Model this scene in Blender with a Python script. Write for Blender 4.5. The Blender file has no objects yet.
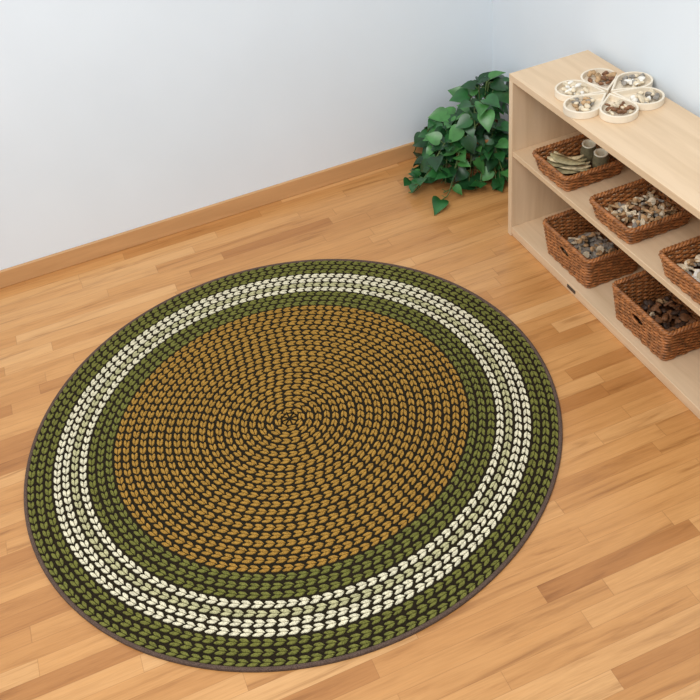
import bpy, bmesh, math, random
from mathutils import Vector, Matrix, Euler
random.seed(7)
S=0.9144            # rug radius in metres; layout below is written in rug radii
R_=random.random
def U(a,b): return a+(b-a)*R_()
def lin(c):
    o=[]
    for v in c[:3]:
        v/=255.0
        o.append(v/12.92 if v<=0.04045 else ((v+0.055)/1.055)**2.4)
    return (o[0],o[1],o[2],1.0)
scene=bpy.context.scene
col=scene.collection
# ------------------------------------------------------------------ helpers
class MB:
    def __init__(s): s.v=[];s.f=[];s.m=[]
    def add(s,V,F,m=0):
        o=len(s.v); s.v+= [tuple(p) for p in V]
        for f in F: s.f.append(tuple(i+o for i in f)); s.m.append(m)
    def box(s,x0,x1,y0,y1,z0,z1,m=0):
        V=[(x,y,z) for z in (z0,z1) for y in (y0,y1) for x in (x0,x1)]
        s.add(V,[(0,2,3,1),(4,5,7,6),(0,1,5,4),(2,6,7,3),(0,4,6,2),(1,3,7,5)],m)
    def tube(s,P,r,n=6,closed=False,m=0,mask=None,up=Vector((0,0,1)),caps=True,sq=1.0):
        P=[Vector(p) for p in P]; k=len(P); V=[];F=[]
        for i,p in enumerate(P):
            a=P[(i-1)%k] if (closed or i>0) else p
            b=P[(i+1)%k] if (closed or i<k-1) else p
            t=(b-a).normalized()
            n1=t.cross(up)
            if n1.length<1e-4: n1=t.cross(Vector((1,0,0)))
            n1.normalize(); n2=n1.cross(t).normalized()
            rr=r[i] if isinstance(r,(list,tuple)) else r
            for j in range(n):
                a_=2*math.pi*j/n
                V.append(p+n1*math.cos(a_)*rr+n2*math.sin(a_)*rr*sq)
        for i in range(k if closed else k-1):
            i2=(i+1)%k
            if mask and (mask[i] or mask[i2]): continue
            for j in range(n):
                j2=(j+1)%n
                F.append((i*n+j,i*n+j2,i2*n+j2,i2*n+j))
        if not closed and caps:
            F.append(tuple(range(n-1,-1,-1))); F.append(tuple((k-1)*n+j for j in range(n)))
        s.add(V,F,m)
    def lathe(s,prof,n=24,M=Matrix(),m=0):
        V=[];F=[]
        for (r,z) in prof:
            for j in range(n):
                a=2*math.pi*j/n; V.append(M@Vector((r*math.cos(a),r*math.sin(a),z)))
        for i in range(len(prof)-1):
            for j in range(n):
                j2=(j+1)%n; F.append((i*n+j,i*n+j2,(i+1)*n+j2,(i+1)*n+j))
        s.add(V,F,m)
    def obj(s,name,mats,smooth=False,bevel=0,angle=None,parent=None):
        me=bpy.data.meshes.new(name)
        me.from_pydata([(x*S,y*S,z*S) for x,y,z in s.v],[],s.f)
        for m in mats: me.materials.append(m)
        me.polygons.foreach_set('material_index',s.m)
        me.polygons.foreach_set('use_smooth',[smooth]*len(s.f))
        me.update()
        o=bpy.data.objects.new(name,me); col.objects.link(o)
        if bevel:
            b=o.modifiers.new('bevel','BEVEL'); b.width=bevel*S; b.segments=3; b.limit_method='ANGLE'
        if parent: o.parent=parent
        return o
class NT:
    def __init__(s,name):
        s.mat=bpy.data.materials.new(name); s.mat.use_nodes=True
        s.t=s.mat.node_tree; s.b=s.t.nodes['Principled BSDF']
    def n(s,typ,ins=None,**kw):
        nd=s.t.nodes.new(typ)
        for k,v in kw.items(): setattr(nd,k,v)
        if ins:
            for k,v in ins.items():
                if isinstance(v,bpy.types.NodeSocket): s.t.links.new(v,nd.inputs[k])
                else: nd.inputs[k].default_value=v
        return nd
    def m(s,op,a,b=0.0,c=0.0):
        return s.n('ShaderNodeMath',{0:a,1:b,2:c},operation=op).outputs[0]
    def mix(s,fac,a,b,bt='MIX'):
        nd=s.n('ShaderNodeMix',None,data_type='RGBA',blend_type=bt)
        for i,v in ((0,fac),(6,a),(7,b)):
            if isinstance(v,bpy.types.NodeSocket): s.t.links.new(v,nd.inputs[i])
            else: nd.inputs[i].default_value=v
        return nd.outputs[2]
    def ramp(s,fac,stops):
        nd=s.n('ShaderNodeValToRGB',{0:fac}); e=nd.color_ramp.elements
        while len(e)<len(stops): e.new(0.5)
        for i,(p,c) in enumerate(stops): e[i].position=p; e[i].color=c
        return nd.outputs[0]
    def set(s,k,v):
        if isinstance(v,bpy.types.NodeSocket): s.t.links.new(v,s.b.inputs[k])
        else: s.b.inputs[k].default_value=v
    def bump(s,h,st=.3,d=.002):
        s.set('Normal',s.n('ShaderNodeBump',{'Strength':st,'Distance':d,'Height':h}).outputs[0])
def simple(name,c,rough=.6,var=.12,scale=30,bump=0.0,bscale=None,spec=.5):
    t=NT(name); co=t.n('ShaderNodeTexCoord').outputs['Object']
    nz=t.n('ShaderNodeTexNoise',{'Vector':co,'Scale':scale,'Detail':3.0}).outputs[0]
    L=lin(c); d=tuple(x*(1-var*1.6) for x in L[:3])+(1,); l=tuple(min(1,x*(1+var)) for x in L[:3])+(1,)
    t.set('Base Color',t.ramp(nz,[(.3,d),(.7,l)])); t.set('Roughness',rough)
    t.b.inputs['Specular IOR Level'].default_value=spec
    if bump:
        b=t.n('ShaderNodeTexNoise',{'Vector':co,'Scale':bscale or scale*3,'Detail':2.0}).outputs[0]
        t.bump(b,bump)
    return t.mat
# ------------------------------------------------------------------ materials
def floor_mat():
    t=NT('oak_strip_floor'); co=t.n('ShaderNodeTexCoord').outputs['Object']
    sx=t.n('ShaderNodeSeparateXYZ',{0:co}); x,y=sx.outputs[0],sx.outputs[1]
    w=.058
    yr=t.m('DIVIDE',y,w); row=t.m('FLOOR',yr)
    rn=t.n('ShaderNodeTexWhiteNoise',{'W':row},noise_dimensions='1D').outputs[0]
    L=t.m('ADD',t.m('MULTIPLY',rn,.40),.50)
    xr=t.m('ADD',t.m('DIVIDE',x,L),t.m('MULTIPLY',rn,37.7)); brd=t.m('FLOOR',xr)
    key=t.n('ShaderNodeCombineXYZ',{0:row,1:brd,2:0.0}).outputs[0]
    wn=t.n('ShaderNodeTexWhiteNoise',{'Vector':key},noise_dimensions='3D').outputs[0]
    base=t.ramp(wn,[(0,lin((178,120,66))),(.25,lin((198,141,83))),(.7,lin((208,152,93))),(1,lin((219,168,112)))])
    gv=t.n('ShaderNodeCombineXYZ',{0:t.m('MULTIPLY',x,2.2),1:t.m('MULTIPLY',y,26.0),2:t.m('MULTIPLY',wn,60.0)}).outputs[0]
    g=t.n('ShaderNodeTexNoise',{'Vector':gv,'Scale':1.0,'Detail':5.0,'Roughness':.6,'Distortion':.8}).outputs[0]
    gc=t.ramp(g,[(.28,(.54,.45,.36,1)),(.44,(.90,.87,.83,1)),(.58,(1,1,1,1)),(.8,(1.0,.95,.86,1))])
    c=t.mix(.8,base,gc,'MULTIPLY')
    gv2=t.n('ShaderNodeCombineXYZ',{0:t.m('MULTIPLY',x,14.0),1:t.m('MULTIPLY',y,260.0),2:wn}).outputs[0]
    g2=t.n('ShaderNodeTexNoise',{'Vector':gv2,'Scale':1.0,'Detail':2.0}).outputs[0]
    c=t.mix(.3,c,t.ramp(g2,[(.35,(.75,.7,.62,1)),(.6,(1,1,1,1))]),'MULTIPLY')
    fy=t.m('ABSOLUTE',t.m('SUBTRACT',t.m('FRACT',yr),.5)); fx=t.m('ABSOLUTE',t.m('SUBTRACT',t.m('FRACT',xr),.5))
    s1=t.m('GREATER_THAN',fy,.487); s2=t.m('GREATER_THAN',fx,.4982)
    seam=t.m('MULTIPLY',t.m('MAXIMUM',s1,s2),.30)
    c=t.mix(seam,c,lin((120,72,36)))
    t.set('Base Color',c); t.set('Roughness',t.m('ADD',t.m('MULTIPLY',g,.15),.24))
    t.bump(g2,.06,.001)
    return t.mat
def wood(name,c,axis=1,dark=.8):
    t=NT(name); co=t.n('ShaderNodeTexCoord').outputs['Object']
    sc=[22.0,22.0,22.0]; sc[axis]=1.6
    mp=t.n('ShaderNodeMapping',{'Vector':co,'Scale':tuple(sc)}).outputs[0]
    g=t.n('ShaderNodeTexNoise',{'Vector':mp,'Scale':1.0,'Detail':6.0,'Roughness':.6,'Distortion':.5}).outputs[0]
    L=lin(c); d=(L[0]*dark,L[1]*dark*.96,L[2]*dark*.9,1)
    t.set('Base Color',t.ramp(g,[(.3,d),(.6,L)])); t.set('Roughness',.42)
    return t.mat
def textile(name,c):
    t=NT(name); co=t.n('ShaderNodeTexCoord').outputs['Object']
    a=t.n('ShaderNodeTexNoise',{'Vector':co,'Scale':330.0,'Detail':2.0}).outputs[0]
    b=t.n('ShaderNodeTexNoise',{'Vector':co,'Scale':45.0,'Detail':2.0}).outputs[0]
    L=lin(c)
    c1=t.ramp(a,[(.32,tuple(v*.5 for v in L[:3])+(1,)),(.5,L),(.72,tuple(min(1,v*1.3) for v in L[:3])+(1,))])
    c1=t.mix(.5,c1,t.ramp(b,[(.35,(.75,.75,.75,1)),(.65,(1.05,1.05,1.05,1))]),'MULTIPLY')
    t.set('Base Color',c1); t.set('Roughness',.95); t.b.inputs['Specular IOR Level'].default_value=.12
    t.bump(a,.5,.002)
    return t.mat
def wicker(name,c):
    t=NT(name); co=t.n('ShaderNodeTexCoord').outputs['Object']
    a=t.n('ShaderNodeTexNoise',{'Vector':co,'Scale':60.0,'Detail':3.0}).outputs[0]
    L=lin(c)
    t.set('Base Color',t.ramp(a,[(.3,tuple(v*.45 for v in L[:3])+(1,)),(.5,L),(.72,tuple(min(1,v*1.6) for v in L[:3])+(1,))]))
    t.set('Roughness',.5); return t.mat
M_floor=floor_mat()
M_wall=simple('painted_wall_paint',(226,233,239),.75,.012,3,spec=.25)
M_base=wood('baseboard_oak',(204,156,106),0,.84)
M_base2=wood('baseboard_oak_side',(204,156,106),1,.84)
M_sh_y=wood('maple_shelf_wood',(224,195,160),1,.86)
M_sh_z=wood('maple_panel_wood',(227,201,168),2,.88)
M_wick=wicker('rattan_wicker',(160,102,56)); M_wickd=wicker('rattan_wicker_dark',(102,64,36))
# ------------------------------------------------------------------ layout numbers (rug radii)
YW,XR=1.501,1.692
XS,YS,H,DP=1.292,.637,.776,.366
# room
b=MB(); b.box(-3.2,XR+.1,-3.4,YW+.1,-.08,0); b.obj('floor',[M_floor])
b=MB(); b.box(-3.2,XR+.1,YW,YW+.1,0,2.9); b.obj('wall_back',[M_wall])
b=MB(); b.box(XR,XR+.1,-3.4,YW,0,2.9); b.obj('wall_right',[M_wall])
b=MB(); b.box(-3.2,XR,YW-.017,YW,0,.088); b.obj('baseboard_back',[M_base],bevel=.004)
b=MB(); b.box(XR-.017,XR,-3.4,YW-.017,0,.088); b.obj('baseboard_right',[M_base2],bevel=.004)
# ------------------------------------------------------------------ rug
def rug():
    b=MB(); z0=.0085; z1=.0116; n=160
    V=[(0,0,z0)]+[(.985*math.cos(2*math.pi*i/n),.985*math.sin(2*math.pi*i/n),z0) for i in range(n)]
    b.add(V,[(0,1+i,1+(i+1)%n) for i in range(n)],0)
    b.lathe([(.986,z0),(.988,.0118),(.993,.0135),(.998,.0118),(1.0,.007),(.999,0.0004),(.9,0.0004)],n,Matrix(),4)
    w=.0320; r0=.030
    lobe=[(.04,.34),(.13,.425),(.58,.43),(.74,.35),(.96,.11),(.965,.05),(.88,.02),(.36,.02),(.28,.06),(.03,.26)]
    for k in range(30):
        ra=r0+k*w; rc=ra+w/2
        mi=1 if k<20 else 2 if k<23 else 3 if k==23 else 5 if k==24 else 3 if k<27 else 2
        N=max(6,round(2*math.pi*rc/.0370))
        ph=R_()
        for i in range(N):
            for sgn in (1,-1):
                off=0 if sgn>0 else .1
                j=U(-.05,.05); wt=U(.78,.95); wt=wt+(.03 if mi in (3,5) else 0)
                P=[]
                for (s_,t_) in lobe:
                    th=2*math.pi*(i+ph+s_*.96+off+j)/N
                    P.append((rc+sgn*t_*w*wt,th))
                m=len(P)
                cs=sum(p[0] for p in P)/m; ct=sum(p[1] for p in P)/m
                V=[(p[0]*math.cos(p[1]),p[0]*math.sin(p[1]),z0) for p in P]
                V+=[((p[0]*.84+cs*.16)*math.cos(p[1]*.84+ct*.16),(p[0]*.84+cs*.16)*math.sin(p[1]*.84+ct*.16),z1) for p in P]
                F=[(q,(q+1)%m,m+(q+1)%m,m+q) for q in range(m)]
                F.append(tuple(range(m,2*m)))
                if sgn>0: F=[tuple(reversed(f)) for f in F]
                b.add(V,F,mi)
    # centre: golden button with dark star stitches
    b.lathe([(.028,z0),(.026,z0+.002),(.0001,z0+.0025)],24,Matrix(),1)
    for i in range(8):
        a=2*math.pi*i/8
        b.tube([(0,0,z1+.0015),(.036*math.cos(a),.036*math.sin(a),z1+.001)],.0030,5,m=0)
    return b.obj('round_braided_rug',[textile('rug_dark_ground',(38,31,19)),textile('rug_golden_mustard',(166,125,56)),
        textile('rug_olive',(114,113,55)),textile('rug_cream',(224,215,184)),textile('rug_binding',(96,78,68)),textile('rug_olive_cream',(186,180,136))],smooth=False)
rug()
# ------------------------------------------------------------------ shelf
YE=-.76; XB=XS+DP
ZM=.435; ZB=.05; T=.028
b=MB()
b.box(XS,XB,YE,YS,H-T,H,0)
b.box(XS,XB,YS-T,YS,0.0005,H-T,1)
b.box(XS,XB,YE,YE+T,0.0005,H-T,1)
b.box(XS+.004,XB-.014,YE+T,YS-T,ZM-.024,ZM,0)
b.box(XS+.002,XB-.014,YE+T,YS-T,ZB-.032,ZB,0)
b.box(XS+.008,XS+.03,YE+T,YS-T,0.0005,ZB-.032,0)
b.box(XB-.014,XB-.002,YE+T,YS-T,.02,H-T,1)
M_plate=simple('dark_plate',(70,60,52),.4,.05)
b.box(XS-.001,XS+.004,.085,.145,.024,.040,2)
b.obj('wooden_storage_shelf',[M_sh_y,M_sh_z,M_plate],bevel=.004)
# ------------------------------------------------------------------ baskets
def rrect(x0,x1,y0,y1,r,step):
    P=[]
    def seg(ax,ay,bx,by):
        L=math.hypot(bx-ax,by-ay); n=max(2,int(L/step))
        for i in range(n): P.append((ax+(bx-ax)*i/n,ay+(by-ay)*i/n))
    def arc(cx,cy,a0):
        n=max(3,int(r*math.pi/2/step))
        for i in range(n):
            a=a0+math.pi/2*i/n; P.append((cx+r*math.cos(a),cy+r*math.sin(a)))
    seg(x0+r,y0,x1-r,y0); arc(x1-r,y0+r,-math.pi/2)
    seg(x1,y0+r,x1,y1-r); arc(x1-r,y1-r,0)
    seg(x1-r,y1,x0+r,y1); arc(x0+r,y1-r,math.pi/2)
    seg(x0,y1-r,x0,y0+r); arc(x0+r,y0+r,math.pi)
    return P
def basket(x0,x1,y0,y1,z0,h,hole=False,taper=.02,name=None):
    b=MB(); sp=.0082; lv=int(h/sp); rr=.026
    base=rrect(x0,x1,y0,y1,rr,.005); n=len(base)
    cx,cy=(x0+x1)/2,(y0+y1)/2
    per=round(n/6.4)//2*2+1
    def at(i,q,off=0):
        x,y=base[i%n]; k=(1-q)*taper
        fx=1-k/((x1-x0)/2); fy=1-k/((y1-y0)/2)
        X=cx+(x-cx)*fx; Y=cy+(y-cy)*fy
        ax,ay=base[(i-1)%n]; bx,by=base[(i+1)%n]; tx,ty=bx-ax,by-ay; l=math.hypot(tx,ty)
        return X+ty/l*off, Y-tx/l*off
    for L in range(lv):
        q=(L+.5)/lv; z=z0+.006+sp*L
        P=[];mask=[]
        for i in range(n):
            o=.0034*math.sin(math.pi*per*i/n*1.0+math.pi*L)
            X,Y=at(i,q,o); P.append((X,Y,z))
            hz=z0+h*.66
            mask.append(bool(hole and X<x0+.035 and ((Y-cy)/.036)**2+((z-hz)/.019)**2<1))
        b.tube(P,.0049,5,True,0,mask)
    for i in range(per):
        ii=int(i*n/per+n/per/2)
        X0,Y0=at(ii,0); X1,Y1=at(ii,1)
        if hole and X0<x0+.035 and abs(Y0-cy)<.04: continue
        b.tube([(X0,Y0,z0+.002),(X1,Y1,z0+h)],.0028,4,m=1)
    zt=z0+h
    for ph in (0,2.1,4.2):
        P=[]
        for i in range(n):
            a=2*math.pi*round(n/9)*i/n+ph
            X,Y=at(i,1,.0055*math.cos(a)); P.append((X,Y,zt+.005*math.sin(a)))
        b.tube(P,.0056,5,True,0)
    if hole:
        P=[]
        for i in range(24):
            a=2*math.pi*i/24; zz=z0+h*.66+.021*math.sin(a)
            P.append((x0+taper*(1-(zz-z0)/h)-.003,cy+.038*math.cos(a),zz))
        b.tube(P,.005,5,True,0,up=Vector((1,0,0)))
    k=taper+.004
    b.box(x0+k,x1-k,y0+k,y1-k,z0+.001,z0+.012,1)
    nm='wicker_basket' if hole else 'wicker_tray_basket'
    return b.obj(nm,[M_wick,M_wickd],smooth=True)
MX=1.585
basket(XS+.002,MX,.205,.45,ZM,.074)
basket(XS+.002,MX,-.205,.045,ZM,.074)
basket(XS+.002,MX,-.62,-.365,ZM,.085)
basket(1.314,MX+.01,.045,.385,ZB,.155,True)
basket(1.314,MX+.01,-.45,-.115,ZB,.155,True)
# ------------------------------------------------------------------ natural loose parts
def ico(sub=2):
    bm=bmesh.new(); bmesh.ops.create_icosphere(bm,subdivisions=sub,radius=1)
    V=[v.co.copy() for v in bm.verts]; F=[tuple(v.index for v in f.verts) for f in bm.faces]; bm.free(); return V,F
ICO=ico(2)
PM=[simple('pebble_grey',(150,142,132),.6,.3,60),simple('shell_cream',(226,208,178),.5,.2,60),simple('seed_brown',(128,86,54),.6,.3,60),
    simple('bark_tan',(190,154,112),.7,.3,60),simple('shell_white',(238,232,222),.45,.1,60),simple('pod_dark',(72,52,40),.6,.3,60)]
def stone(b,p,s,m,flat=None):
    e=Euler((U(-.6,.6),U(-.6,.6),U(0,6.3))).to_matrix()
    sc=Vector((s*U(.9,1.4),s*U(.65,1.0),s*(flat or U(.5,.8))))
    ph=U(0,9)
    V=[]
    for v in ICO[0]:
        k=1+.14*math.sin(3*v.x+ph)+.1*math.sin(4*v.y+2*v.z+ph)
        V.append(Vector(p)+e@Vector((v.x*sc.x*k,v.y*sc.y*k,v.z*sc.z*k)))
    b.add(V,ICO[1],m)
def stick(b,p,L,r,m):
    a=U(0,6.28); t=U(-.5,.5); d=Vector((math.cos(a)*math.cos(t),math.sin(a)*math.cos(t),math.sin(t)))
    p=Vector(p); b.tube([p-d*L/2,p-d*L/4,p+d*L/4,p+d*L/2],[r*.9,r,r*.95,r*.8],8,m=m)
def pile(name,x0,x1,y0,y1,z,n,s0,s1,ms,hz=.03,sticks=0):
    b=MB()
    def pos(s):
        x=U(x0,x1); y=U(y0,y1)
        ex=1-max(abs(x-(x0+x1)/2)/((x1-x0)/2),abs(y-(y0+y1)/2)/((y1-y0)/2))
        return (x,y,z+s*.7+U(0,hz)*min(1,.35+ex*1.5))
    for i in range(n):
        s=U(s0,s1); stone(b,pos(s),s,random.choice(ms),flat=U(.3,.6))
    for i in range(sticks):
        p=pos(.01); x=min(max(p[0],x0+.02),x1-.02); y=min(max(p[1],y0+.02),y1-.02)
        if i%3: stick(b,(x,y,p[2]+.006),U(.03,.055),U(.004,.007),random.choice(ms))
        else: stick(b,(x,y,p[2]+.004),.008,U(.012,.018),random.choice([1,3]))
    return b.obj(name,PM,smooth=False if sticks else True)
pile('tree_seed_pile',1.335,1.55,-.17,.01,ZM+.014,150,.009,.015,[0,3,3,2,1,1,3],.036,60)
pile('seashell_pile',1.335,1.55,-.585,-.40,ZM+.014,140,.010,.018,[1,0,4,1,3],.04,20)
pile('pebble_pile',1.36,1.55,.09,.34,ZB+.014,170,.012,.019,[0,1,0,3,0,3],.06,20)
pile('pine_cone_pile',1.36,1.55,-.40,-.16,ZB+.014,90,.012,.019,[2,5,5,2],.03,20)
# dried pods and cups in first tray
b=MB()
for i in range(10):
    a=U(-.6,.3)-.75; cx,cy=1.385+U(-.020,.015),.335+U(-.035,.035); L=U(.065,.08); w=U(.018,.026); z=ZM+.03+i*.005
    V=[];F=[];n=10
    for k in range(n+1):
        t=k/n*2-1; ww=w*math.sqrt(max(0.02,1-t*t))*(1-.35*t)
        for q in (-1,0,1):
            lx=L*t; ly=ww*q; lz=.012*t*t+(.006 if q==0 else 0)
            V.append((cx+lx*math.cos(a)-ly*math.sin(a),cy+lx*math.sin(a)+ly*math.cos(a),z+lz))
    for k in range(n):
        for q in (0,1): F.append((k*3+q,k*3+3+q,k*3+4+q,k*3+1+q))
    b.add(V,F,i%2)
o=b.obj('dried_seed_pods',[simple('pod_beige',(212,192,150),.6,.25,60),simple('pod_olive',(160,146,106),.6,.25,60)],smooth=True)
sm=o.modifiers.new('s','SOLIDIFY'); sm.thickness=.002
def cup(x,y,z,rot):
    b=MB(); M=Matrix.Translation((x,y,z))@Euler(rot).to_matrix().to_4x4()@Matrix.Scale(1.4,4)
    b.lathe([(0.0,0),(.017,0),(.021,.006),(.0235,.022),(.023,.04),(.019,.054),(.0195,.058)],24,M,0)
    b.lathe([(.0195,.058),(.0205,.061),(.015,.061),(.0135,.054),(.013,.03),(0,.028)],24,M,1)
    b.obj('small_wooden_cup',[simple('cup_olive_wood',(126,116,88),.4,.2,60),simple('cup_rim_wood',(230,220,196),.4,.08,60)],smooth=True)
cup(1.495,.35,ZM+.022,(.12,-.10,0)); cup(1.495,.265,ZM+.022,(.1,-.10,0))
# flower tray
TX,TY,TS=1.485,.243,1.11
def petal(k,ins=0.0):
    a0=2*math.pi*k/6+.2; d=.119*TS; r=.0615*TS-ins; tip=.010+ins*1.8
    al=math.acos(r/(d-tip)); P=[]
    n=26
    for i in range(n+1):
        a=-(math.pi-al)+2*(math.pi-al)*i/n
        P.append((d+r*math.cos(a),r*math.sin(a)))
    P.append((tip,0))
    return [(TX+x*math.cos(a0)-y*math.sin(a0),TY+x*math.sin(a0)+y*math.cos(a0)) for x,y in P]
b=MB()
for k in range(6):
    o_=petal(k); i_=petal(k,.008); n=len(o_); zb,zt=H+.0005,H+.027
    V=[(x,y,zb) for x,y in o_]+[(x,y,zt) for x,y in o_]+[(x,y,zt) for x,y in i_]+[(x,y,zb+.006) for x,y in i_]
    F=[]
    for i in range(n):
        j=(i+1)%n
        for l in range(3): F.append((l*n+i,l*n+j,(l+1)*n+j,(l+1)*n+i))
    F.append(tuple(3*n+i for i in range(n))); F.append(tuple(reversed(range(n))))
    b.add(V,F,0)
b.obj('flower_sorting_tray',[simple('pale_birch_tray',(236,222,200),.45,.05,20)],bevel=.0015)
b=MB()
sets=[[1,4,0],[2,3],[4,1],[0,3,1],[2,1],[4,0,1]]
for k in range(6):
    a0=2*math.pi*k/6+.2
    for i in range(24):
        rr=.048*math.sqrt(R_()); aa=U(0,6.28)
        x=TX+.128*math.cos(a0)+rr*math.cos(aa); y=TY+.128*math.sin(a0)+rr*math.sin(aa)
        s=U(.009,.015); stone(b,(x,y,H+.011+s*.5+U(0,.010)),s,random.choice(sets[k]),flat=U(.4,.7))
b.obj('seashell_and_stone_assortment',PM,smooth=True)
# ------------------------------------------------------------------ plant
random.seed(21)
root=bpy.data.objects.new('potted_pothos_plant',None); col.objects.link(root)
PX,PY=1.45,1.20
b=MB()
for L in range(20):
    z=.008+L*.0108; r=.095+.03*(L/20); P=[]
    for i in range(72):
        a=2*math.pi*i/72; q=r+.004*math.sin(15*a+math.pi*L); P.append((PX+q*math.cos(a),PY+q*math.sin(a),z))
    b.tube(P,.0064,5,True,0)
b.tube([(PX+.128*math.cos(2*math.pi*i/48),PY+.128*math.sin(2*math.pi*i/48),.226) for i in range(48)],.011,6,True,0)
b.lathe([(0,.004),(.09,.004)],32,Matrix.Translation((PX,PY,0)),1)
b.lathe([(0,.195),(.12,.195)],32,Matrix.Translation((PX,PY,0)),1)
b.obj('woven_pot',[M_wick,M_wickd],smooth=True,parent=root)
def leafmat(name,c):
    t=NT(name); co=t.n('ShaderNodeTexCoord').outputs['Object']
    a=t.n('ShaderNodeTexNoise',{'Vector':co,'Scale':14.0,'Detail':3.0}).outputs[0]; L=lin(c)
    t.set('Base Color',t.ramp(a,[(.3,tuple(v*.5 for v in L[:3])+(1,)),(.7,tuple(min(1,v*1.3) for v in L[:3])+(1,))]))
    t.set('Roughness',.34); return t.mat
b=MB()
OUT=[(0,0),(.16,-.08),(.34,-.04),(.47,.12),(.49,.32),(.41,.54),(.26,.74),(.11,.92),(0,1.06)]
def leaf(p,dirv,up,s,m):
    d=Vector(dirv).normalized(); sd=d.cross(Vector(up))
    if sd.length<1e-3: sd=Vector((1,0,0))
    sd.normalize(); nn=sd.cross(d).normalized()
    V=[];F=[]; cur=U(.1,.45); fold=U(.12,.38)
    n=len(OUT)
    for (x,y) in OUT: V.append(Vector(p)+s*(sd*x*.95+d*y+nn*(fold*x-cur*y*y)))
    for (x,y) in OUT: V.append(Vector(p)+s*(-sd*x*.95+d*y+nn*(fold*x-cur*y*y)))
    for (x,y) in OUT: V.append(Vector(p)+s*(d*max(y,.02)+nn*(-cur*y*y)))
    for i in range(n-1):
        F.append((2*n+i,i,i+1,2*n+i+1)); F.append((2*n+i,2*n+i+1,n+i+1,n+i))
    for v in V:
        if v.x>XR-.03 or v.y>YW-.025 or v.z<.003: return
        if v.x>XS-.012 and v.y<YS+.012 and v.z<H+.01: return
    b.add(V,F,m)
def stem(az,reach,rise,drop,nl,sl):
    P=[]; n=16
    sx,sy=PX+.05*math.cos(az),PY+.05*math.sin(az); wob=U(-.35,.35)
    for i in range(n+1):
        t=i/n; d=reach*t
        z=.2+rise*math.sin(min(1,t*1.35)*math.pi*.6)-drop*max(0,t-.25)**1.4*1.6
        x=sx+d*math.cos(az+wob*math.sin(3*t)); y=sy+d*math.sin(az+wob*math.sin(3*t))
        x=min(x,XR-.05); y=min(y,YW-.05); z=max(z,.02)
        P.append(Vector((x,y,z)))
    b.tube(P,.0032,5,m=3)
    for k in range(nl):
        t=.2+.8*(k+R_()*.6)/nl; i=min(n-1,int(t*n)); p=P[i].lerp(P[i+1],t*n-i)
        T_=(P[i+1]-P[i]).normalized(); side=1 if k%2 else -1
        a=math.atan2(T_.y,T_.x)+side*U(.3,1.9)
        d=Vector((math.cos(a),math.sin(a),U(-1.0,.5)))
        q=p+d*.02; q.z+=.012
        b.tube([p,q],.002,4,m=3)
        leaf(q,d,(U(-.6,.3),U(-.8,.1),1),sl*U(.65,1.2),random.choice([0,0,1,1,2]))
for i in range(34):
    az=math.radians(U(120,215)) if i%3 else math.radians(U(215,330))
    rc=U(.14,.37) if i%3 else U(.10,.20)
    stem(az,rc,U(.02,.13),U(.22,.48),random.randint(6,9),.076)
for i in range(14):
    stem(U(0,6.28),U(.04,.15),U(.13,.27),U(0,.10),random.randint(4,7),.076)
b.obj('foliage',[leafmat('pothos_leaf_dark',(28,68,34)),leafmat('pothos_leaf',(42,96,46)),leafmat('pothos_leaf_light',(72,130,64)),
    simple('pothos_stem',(84,104,52),.6)],smooth=True,parent=root)
# ------------------------------------------------------------------ light
def area(name,loc,tgt,size,e,c):
    l=bpy.data.lights.new(name,'AREA'); l.shape='SQUARE'; l.size=size; l.energy=e; l.color=c
    o=bpy.data.objects.new(name,l); col.objects.link(o); o.location=loc
    o.rotation_euler=(Vector(tgt)-Vector(loc)).to_track_quat('-Z','Y').to_euler()
area('ceiling_light',(-.9,-1.1,3.2),(.5,.7,.2),1.8,80,(1,.98,.95))
w=bpy.data.worlds.new('room_ambient'); scene.world=w; w.use_nodes=True
bg=w.node_tree.nodes['Background']; bg.inputs[0].default_value=(.89,.95,1,1); bg.inputs[1].default_value=.78
# ------------------------------------------------------------------ camera
yaw,pitch,roll,F=.2785,.7333,-.1564,863.94
f=Vector((math.sin(yaw)*math.cos(pitch),math.cos(yaw)*math.cos(pitch),-math.sin(pitch)))
r=Vector((math.cos(yaw),-math.sin(yaw),0)); u=r.cross(f)
r2=r*math.cos(roll)+u*math.sin(roll); u2=u*math.cos(roll)-r*math.sin(roll)
cam=bpy.data.cameras.new('camera'); co=bpy.data.objects.new('camera',cam); col.objects.link(co)
co.matrix_world=Matrix(((r2.x,u2.x,-f.x,-.3691*S),(r2.y,u2.y,-f.y,-2.2554*S),(r2.z,u2.z,-f.z,2.3531*S),(0,0,0,1)))
cam.sensor_width=36; cam.lens=36*F/700; cam.clip_start=.02
scene.camera=co
scene.view_settings.view_transform='Standard'
